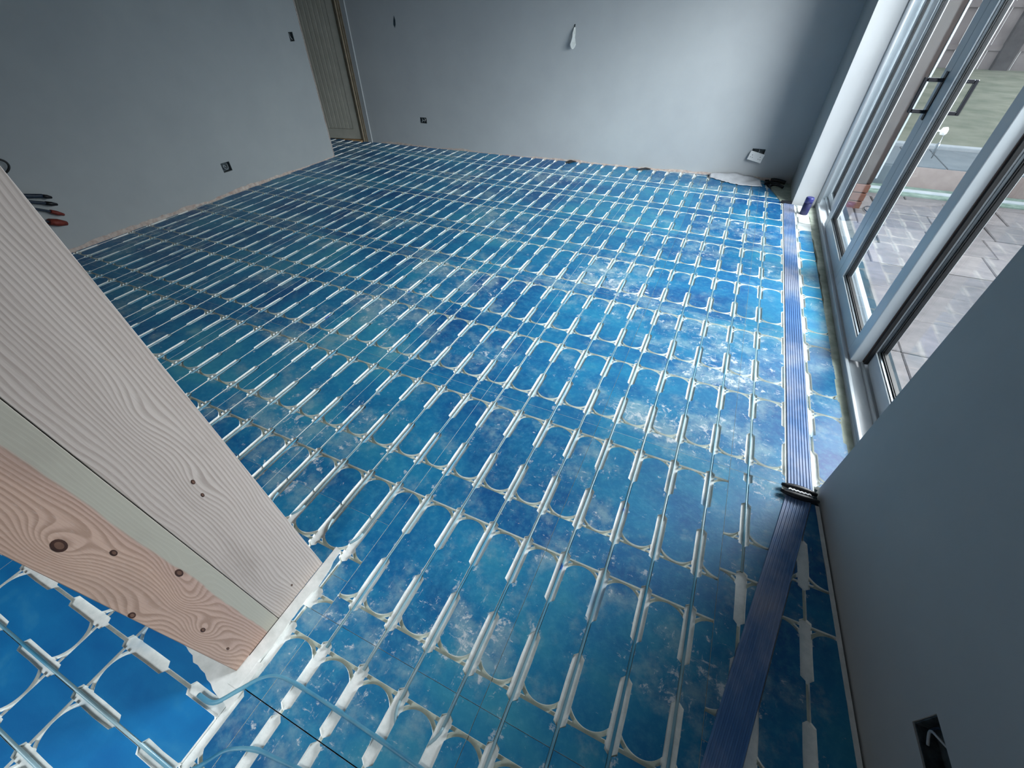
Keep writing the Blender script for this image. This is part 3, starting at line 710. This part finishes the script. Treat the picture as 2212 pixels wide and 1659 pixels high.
# ------------------------------------------------------------------ outside
patio = struct(empty('patio'))
mb = MB(); mb.box((1.5, -1.5, -0.32), (12, 5.72, -0.112)); mb.build('joint_bed', 'joint', patio)
ZP = -0.10; RH = 0.44; PWD = 0.42*1.5
cache = {}
rng = random.Random(2)
for r in range(-9, 5):
    y0 = 3.90 + RH*r
    if y0 > 5.30 : continue
    off = (r % 2)*0.21 + (0.11 if r % 3 == 0 else 0)
    x = 1.53 - 0.42 + off
    nx = 0
    while x < 7.0:
        w = 0.42 if (r*7 + nx*5) % 4 else 0.63
        xa, xb = max(x, 1.54), x + w
        if xb - xa > 0.06 and (xb < 4.6 or y0 > 2.0):
            j = lambda: rng.uniform(-0.006, 0.006)
            g = 0.006; h = ZP + rng.uniform(-0.003, 0.003)
            mb = MB(); p = [(xa+g+j(), y0+g+j()), (xb-g+j(), y0+g+j()), (xb-g+j(), y0+RH-g+j()), (xa+g+j(), y0+RH-g+j())]
            mb.prism(p, -0.12, h, 0, 0); bev(mb.build('paver', 'paver', patio), 0.006, 1)
        x += w; nx += 1
mb = MB(); mb.prism([(1.54, 5.34), (7, 5.34), (7, 5.66), (1.54, 5.66)], -0.12, -0.085, 0, 0); mb.build('gutter', 'moss', patio)
mb = MB(); mb.box((1.54, 5.44, -0.10), (7, 5.52, -0.072)); bev(mb.build('gutter_edge', 'kerb', patio), 0.006)
step = struct(empty('patio_step'))
mb = MB(); mb.box((2.15, 5.72, -0.3), (9, 6.66, 0.10)); mb.build('step_core', 'riser', step)
mb = MB(); mb.box((1.5, 5.70, -0.3), (2.15, 6.66, 0.095)); mb.build('step_core', 'tread', step)
xx = 1.5
k = 0
while xx < 9:
    w = 0.30 + 0.22*((k*3) % 2); mb = MB(); mb.prism([(xx+0.006, 5.735), (xx+w-0.006, 5.735), (xx+w-0.006, 6.60), (xx+0.006, 6.60)], 0.09, 0.112, 0, 0); bev(mb.build('paver', 'tread', step), 0.004, 1); xx += w; k += 1
mb = MB(); mb.box((1.5, 6.62, 0.0), (9, 6.72, 0.15)); bev(mb.build('kerb', 'kerb', step), 0.01)
mb = MB(); mb.box((1.2, 6.72, -0.3), (30, 15.2, 0.13)); struct(mb.build('lawn', 'lawn'))
fence = thing('garden_fence', 'grey weathered board fence across the far end of the garden', 'fence', (0, 15.2, 0.13))
for k in range(60):
    x = 1.0 + 0.30*k; mb = MB(); mb.box((x+0.006, 0.0 + 0.012*(k % 2), -0.2), (x+0.294, 0.03 + 0.012*(k % 2), 2.2)); mb.build('board', 'fence', fence)
for k in range(5):
    x = 2.46 + 2.95*k; mb = MB(); mb.box((x, -0.14, -0.1), (x+0.30, -0.004, 2.3)); mb.build('fence_post', 'fence_post', fence)
for zr in (0.35, 1.1, 1.75):
    mb = MB(); mb.box((1.0, -0.035, zr), (19, -0.002, zr+0.1)); mb.build('rail', 'fence', fence)
pier = thing('brick_pier', 'brown rendered pier on a red brick foot outside the patio door', 'pier', (1.66, 4.95, -0.11))
mb = MB(); mb.box((-0.12, -0.20, 0.24), (0.13, 0.2, 2.7)); bev(mb.build('shaft', 'brown', pier), 0.01)
for k in range(3):
    for q in range(2):
        mb = MB(); o_ = 0.0 if k % 2 else 0.0
        mb.box((-0.13 + 0.135*q, -0.21, 0.0 + 0.08*k), (-0.13 + 0.135*q + 0.127, 0.21, 0.072 + 0.08*k)); bev(mb.build('brick', 'brick', pier), 0.004, 1)
mb = MB(); mb.box((0.131, -0.205, 0.3), (0.145, -0.19, 2.7)); mb.build('corner_strip', 'kerb', pier)
hose = MB(); hose.tube([(1.88 + 0.05*math.cos(t*0.5), 4.72 + 0.1*math.sin(t*0.5), -0.09) for t in range(13)], 0.004, 6)
tag(hose.build('wire_loop', 'cable_blue'), 'small dark wire loop lying on the patio pavers', 'wire')

# ------------------------------------------------------------------ interior door, ajar
d1 = struct(empty('door_1'))
hx, hy = -4.385, back_y(-4.385) + 0.02
d1.location = (hx, hy, 0); d1.rotation_euler = (0, 0, math.radians(14))
W1 = 0.78
mb = MB()
for a, b in (((-W1, -0.02, 0.025), (0, 0.016, 0.145)), ((-W1, -0.02, 1.9), (0, 0.016, 2.0)), ((-W1, -0.02, 0.145), (-W1+0.09, 0.016, 1.9)), ((-0.09, -0.02, 0.145), (0, 0.016, 1.9)), ((-W1+0.09, 0.0, 0.145), (-0.09, 0.012, 1.9))): mb.box(a, b)
mb.build('door_frame', 'door_wood', d1)
for k in range(10):
    x0 = -W1 + 0.09 + k*0.06; mb = MB(); mb.box((x0 + 0.0015, -0.016, 0.146), (x0 + 0.0585, -0.0005, 1.899)); bev(mb.build('plank', 'door_wood', d1), 0.004, 1)
mb = MB(); mb.box((-W1+0.022, -0.027, 0.93), (-W1+0.058, -0.0195, 1.10)); mb.tube([(-W1+0.04, -0.02, 1.03), (-W1+0.04, -0.06, 1.03), (-W1+0.05, -0.065, 1.03), (-W1+0.15, -0.065, 1.025)], 0.008, 8); mb.build('door_handle', 'black', d1)
# jamb, stop and architrave to the right of the door, strip painting the light under the door, wall over the door
mb = MB(); mb.box((-4.37, back_y(-4.3) - 0.01, -0.02), (-4.335, back_y(-4.3) + 0.16, 2.06)); struct(mb.build('trim_11', 'frame_wood'))
mb = MB(); mb.box((-4.333, back_y(-4.3) - 0.022, -0.005), (-4.318, back_y(-4.3) + 0.16, 2.06)); mb.box((-4.30, back_y(-4.3) - 0.014, -0.005), (-4.285, back_y(-4.3) + 0.16, 2.06)); struct(mb.build('trim_12', 'frame_pale'))
mb = MB(); mb.box((-4.318, back_y(-4.3) - 0.012, -0.005), (-4.262, back_y(-4.3) + 0.16, 2.06)); struct(mb.build('trim_13', 'frame_wood'))
mb = MB(); mb.box((-4.262, back_y(-4.3) - 0.008, -0.01), (-4.195, back_y(-4.3) + 0.18, ZC)); struct(mb.build('trim_14', 'wall'))
mb = MB(); mb.box((-5.5, back_y(-4.5) - 0.0, 2.06), (-4.26, back_y(-4.5) + 0.18, ZC)); struct(mb.build('wall_back_lintel', 'wall'))
mb = MB(); mb.box((-5.5, back_y(-4.9), -0.1), (-5.20, back_y(-4.9) + 0.18, 2.06)); struct(mb.build('wall_back_end', 'wall'))
mb = MB(); mb.box((-5.25, back_y(-4.8) - 0.0, -0.02), (-4.36, back_y(-4.8) + 0.14, 0.012)); struct(mb.build('trim_15', 'orange'))  # coloured strip in place of the light line below the door
mb = MB(); mb.box((-5.6, 4.95, -0.1), (-4.2, 5.0, 2.2)); struct(mb.build('wall_hall', 'wall_side'))

# ------------------------------------------------------------------ electrical boxes
def frame_of(p, d, n):          # u along d, v up, w out of the wall
    return Matrix(((d.x, 0, n.x, p.x), (d.y, 0, n.y, p.y), (0, 1, 0, p.z), (0, 0, 0, 1)))
def back_box(name, p, d, n, w, h, dep, label, wires):
    t = thing(name, label, 'socket box', tuple(p)); t.location = (0, 0, 0)
    fr = frame_of(p, d, n); mb = MB(); e = 0.002
    for a, b in (((-w/2, -h/2, -dep), (w/2, h/2, -dep+e)), ((-w/2, -h/2, -dep), (-w/2+e, h/2, -0.003)), ((w/2-e, -h/2, -dep), (w/2, h/2, -0.003)), ((-w/2, -h/2, -dep), (w/2, -h/2+e, -0.003)), ((-w/2, h/2-e, -dep), (w/2, h/2, -0.003))): mb.obox(fr, a, b)
    mb.build('metal_box', 'galv', t)
    for pts, mat in wires:
        mb = MB(); mb.tube([fr @ Vector(q) for q in smooth_path(pts, 4)], 0.0032, 6); mb.build('wire', mat, t)
    return t
Cc = (on_back(-3.335, 0.3185)); back_box('socket_box', Cc, db, nb, 0.096, 0.063, 0.04, 'empty metal socket box with wires low in the back wall near the door', [([(-0.03, 0.02, -0.035), (-0.01, 0.0, -0.012), (0.02, -0.01, -0.01), (0.03, -0.025, -0.02)], 'wire_grey'), ([(0.0, -0.025, -0.03), (-0.02, -0.005, -0.006), (-0.03, 0.01, -0.006), (-0.01, 0.022, -0.02)], 'socket_white'), ([(0.04, 0.02, -0.03), (0.01, 0.01, -0.01), (0.02, -0.02, -0.01)], 'wire_grey')])
Cc = (on_left(2.325, 0.2485)); back_box('socket_box', Cc, dl, nl, 0.096, 0.083, 0.04, 'empty metal socket box with coiled wire low in the left wall', [([(-0.035, 0.02, -0.03), (-0.02, -0.01, -0.008), (0.0, -0.022, -0.006), (0.022, -0.005, -0.008), (0.02, 0.02, -0.01), (0.0, 0.0, -0.008)], 'wire_grey'), ([(0.035, 0.03, -0.03), (0.036, -0.02, -0.01)], 'cable_blue')])
Cc = (on_left(3.625, 1.215)); back_box('switch_box', Cc, dl, nl, 0.056, 0.076, 0.04, 'empty light switch box in the left wall beside the interior door', [([(0.0, 0.03, -0.03), (0.01, 0.0, -0.008), (-0.01, -0.025, -0.008)], 'wire_grey')])
Cc = (on_right(-0.22, 0.272)); back_box('socket_box', Cc, dr, nr, 0.146, 0.086, 0.045, 'empty socket box with a loose wire in the dark near wall', [([(-0.01, 0.03, -0.04), (0.03, 0.018, -0.012), (0.05, 0.0, -0.006), (0.03, -0.03, -0.012)], 'wire_grey'), ([(0.02, 0.03, -0.04), (0.055, 0.02, -0.02), (0.06, -0.02, -0.02)], 'cable_blue')])
Cc = (on_back(0.7115, 0.254)); back_box('socket_box', Cc, db, nb, 0.123, 0.094, 0.045, 'open back box behind the loose double socket plate', [([(0.0, 0.04, -0.04), (-0.01, 0.03, -0.008), (0.0, 0.0, -0.006)], 'wire_grey')])
sk = thing('double_socket', 'white double socket plate hanging tilted off the back wall', 'socket', tuple(on_back(0.70, 0.232, 0.035)))
rot = Matrix.Rotation(math.radians(-12), 4, nb) @ Matrix.Rotation(math.radians(14), 4, db)
fr0 = rot @ frame_of(Vector((0, 0, 0)), db, nb)
mb = MB(); mb.obox(fr0, (-0.073, -0.043, -0.006), (0.073, 0.043, 0.004)); bev(mb.build('faceplate', 'socket_white', sk), 0.003)
for sx_ in (-1, 1):
    cx = sx_*0.042
    mb = MB()
    for a, b in (((cx-0.0025, 0.004, 0.0035), (cx+0.0025, 0.012, 0.0046)), ((cx-0.014, -0.016, 0.0035), (cx-0.007, -0.011, 0.0046)), ((cx+0.007, -0.016, 0.0035), (cx+0.014, -0.011, 0.0046))): mb.obox(fr0, a, b)
    mb.build('pin_holes', 'black', sk)
    mb = MB(); mb.obox(fr0, (sx_*0.014-0.006, 0.016, 0.003), (sx_*0.014+0.006, 0.034, 0.007)); bev(mb.build('rocker_switch', 'socket_white', sk), 0.001)

# torn plaster strip at the wall light point
fl = thing('plaster_flap', 'torn pale plaster flap curling off the back wall at a light point', 'plaster', tuple(on_back(-1.388, 1.20)))
mb = MB(); prof = [(0.085, 0.004, 0.0), (0.062, 0.010, 0.010), (0.035, 0.016, 0.020), (0.0, 0.014, 0.026), (-0.035, 0.024, 0.030), (-0.062, 0.034, 0.034), (-0.085, 0.022, 0.036), (-0.10, 0.004, 0.036)]
vs = []
for z, w, o_ in prof: vs += [db*(-w*0.9) + nb*o_ + Vector((0, 0, z)), db*(w*0.9) + nb*(o_ + 0.006) + Vector((0, 0, z))]
vs2 = [v - nb*0.003 for v in vs]; n = len(vs)
fs = [(2*i, 2*i+1, 2*i+3, 2*i+2) for i in range(len(prof)-1)]
mb.add(vs + vs2, fs + [tuple(n+q for q in f[::-1]) for f in fs] + [(2*i, 2*i+2, n+2*i+2, n+2*i) for i in range(len(prof)-1)] + [(2*i+1, n+2*i+1, n+2*i+3, 2*i+3) for i in range(len(prof)-1)] + [(0, n, n+1, 1)])
mb.build('flap', 'plaster_white', fl)
mb = MB(); mb.tube([nb*-0.01 + Vector((0, 0, 0.105)), nb*0.004 + Vector((0, 0, 0.098)), nb*0.008 + Vector((0, 0, 0.078))], 0.004, 6); mb.build('cable_stub', 'black', fl)

# ------------------------------------------------------------------ cables
def cable(name, pts, r, mat, label, tip=None):
    t = thing(name, label, 'cable'); mb = MB(); mb.tube(smooth_path(pts, 6), r, 8); mb.build('sheath', mat, t)
    if tip:
        a, b, rr, m_ = tip; mb = MB(); mb.tube([a, tuple((Vector(a)+Vector(b))/2), b], [rr, rr*1.15, rr*0.7], 8, sq=0.7); mb.build('bare_end', m_, t)
    return t
L_ = lambda y, z, o: tuple(on_left(y, z, o))
cable('cable', [L_(0.50, 0.52, 0.0), L_(0.60, 0.50, 0.03), L_(0.69, 0.475, 0.05), L_(0.80, 0.44, 0.05)], 0.015, 'cable_blue', 'thickest dark cable poking from the left wall, topmost behind the post', (L_(0.80, 0.44, 0.05), L_(0.845, 0.415, 0.05), 0.018, 'black'))
cable('cable', [L_(0.50, 0.49, 0.0), L_(0.60, 0.47, 0.03), L_(0.70, 0.43, 0.045), L_(0.80, 0.385, 0.045)], 0.011, 'cable_blue', 'dark cable from the left wall, second from the top behind the post', (L_(0.79, 0.39, 0.045), L_(0.85, 0.36, 0.045), 0.019, 'black'))
cable('cable', [L_(0.50, 0.45, 0.0), L_(0.60, 0.435, 0.03), L_(0.70, 0.38, 0.04), L_(0.79, 0.325, 0.04)], 0.008, 'cable_blue', 'thin dark cable with reddish end, third from the top behind the post', (L_(0.785, 0.328, 0.04), L_(0.85, 0.28, 0.035), 0.020, 'cable_red'))
cable('cable', [L_(0.50, 0.33, 0.0), L_(0.60, 0.315, 0.03), L_(0.69, 0.285, 0.04), L_(0.74, 0.262, 0.04)], 0.008, 'cable_blue', 'lowest blue cable with broad red end by the left wall', (L_(0.735, 0.265, 0.04), L_(0.83, 0.218, 0.035), 0.034, 'cable_red'))
cable('cable', [L_(0.60, 0.72, 0.0), L_(0.68, 0.725, 0.03), L_(0.735, 0.70, 0.04), L_(0.742, 0.66, 0.04), L_(0.70, 0.625, 0.03), L_(0.60, 0.61, 0.0)], 0.007, 'black', 'black cable loop standing out of the left wall at the photo edge')
cable('cable', [(0.875, 4.912, 0.010), (0.89, 4.922, 0.010), (0.91, 4.926, 0.012)], 0.008, 'black', 'thin black cable along the wall foot in the far right corner')
cable('cable', [(0.875, 4.785, 0.012), (0.895, 4.83, 0.014), (0.93, 4.855, 0.014), (1.02, 4.845, 0.013)], 0.012, 'black', 'black cable running off the white sheet into the far right corner')
cable('cable', [(0.925, 4.902, 0.022), (0.97, 4.897, 0.030), (1.02, 4.892, 0.026), (1.07, 4.880, 0.019)], 0.019, 'black', 'thick black cable bundle heaped in the far right corner')
cable('cable', [(0.92, 4.735, 0.010), (0.95, 4.765, 0.018), (1.00, 4.772, 0.018), (1.05, 4.74, 0.012)], 0.014, 'black', 'short black curved cable on the cement wedge in the corner')
# white plastic sheet bunched along the wall foot
mb = MB(); rng = random.Random(12); NX, NY = 26, 7
for i in range(NX+1):
    t = i/NX; x = 0.30 + 0.50*t; yb = back_y(x) - 0.012; wdt = 0.05 + 0.20*math.sin(math.pi*min(t*0.62+0.05, 1)) + rng.uniform(-0.012, 0.012)
    for k in range(NY+1):
        u = k/NY; mb.v.append((x + 0.05*u*t, yb - wdt*u, 0.006 + 0.035*math.sin(math.pi*(1-u)*0.5)**2*abs(math.sin(3.1*t+2.0*u)) + 0.012*abs(math.sin(9*t + 5*u)) * (1-u) + rng.uniform(0, 0.004)))
for i in range(NX):
    for k in range(NY): mb.f.append([i*(NY+1)+k, i*(NY+1)+k+1, (i+1)*(NY+1)+k+1, (i+1)*(NY+1)+k]); mb.mi.append(0); mb.sm.append(True)
o = mb.build('plastic_sheet', 'sheet'); md = o.modifiers.new('solid', 'SOLIDIFY'); md.thickness = 0.002
tag(o, 'crumpled white plastic sheet along the foot of the back wall', 'sheet')
# dark fixings on the floor edge of the back wall
def fixing(x, w, l, ang, label, two):
    t = thing('floor_fixing', label, 'fixing', (x, back_y(x) - 0.045, 0.001), ang)
    for k in range(2 if two else 1):
        mb = MB(); pts = [(-l/2, 0.0), (-l*0.2, 0.006), (l*0.2, 0.012), (l/2, 0.004)]; vs = []
        for a, z in pts: vs += [(a, -w/2 + k*(w+0.008), z), (a, w/2 + k*(w+0.008), z), (a, -w/2 + k*(w+0.008), z+0.006), (a, w/2 + k*(w+0.008), z+0.006)]
        fs = []
        for i in range(3):
            b = 4*i; fs += [(b+2, b+3, b+7, b+6), (b+1, b, b+4, b+5), (b, b+2, b+6, b+4), (b+3, b+1, b+5, b+7)]
        fs += [(0, 1, 3, 2), (13, 12, 14, 15)]; mb.add(vs, fs); mb.build('strap', 'black', t)
fixing(-1.29, 0.032, 0.11, math.radians(55), 'small black double clip on the floor at the foot of the back wall', True)
fixing(-0.43, 0.042, 0.16, math.radians(35), 'flat black tape tag on the floor at the back wall, nearer the corner', False)

# ------------------------------------------------------------------ navy tube by the door
bt = thing('spray_can', 'navy blue capped tube standing upright by the patio door jamb', 'can', (1.222, 4.045, 0.0))
mb = MB(); mb.lathe([(0.031, 0.0), (0.034, 0.006), (0.034, 0.100), (0.0325, 0.103)], 24); mb.build('body', 'navy', bt)
mb = MB(); mb.lathe([(0.0342, 0.104), (0.0342, 0.142), (0.032, 0.150), (0.026, 0.153)], 24); mb.build('cap', 'navy_cap', bt)
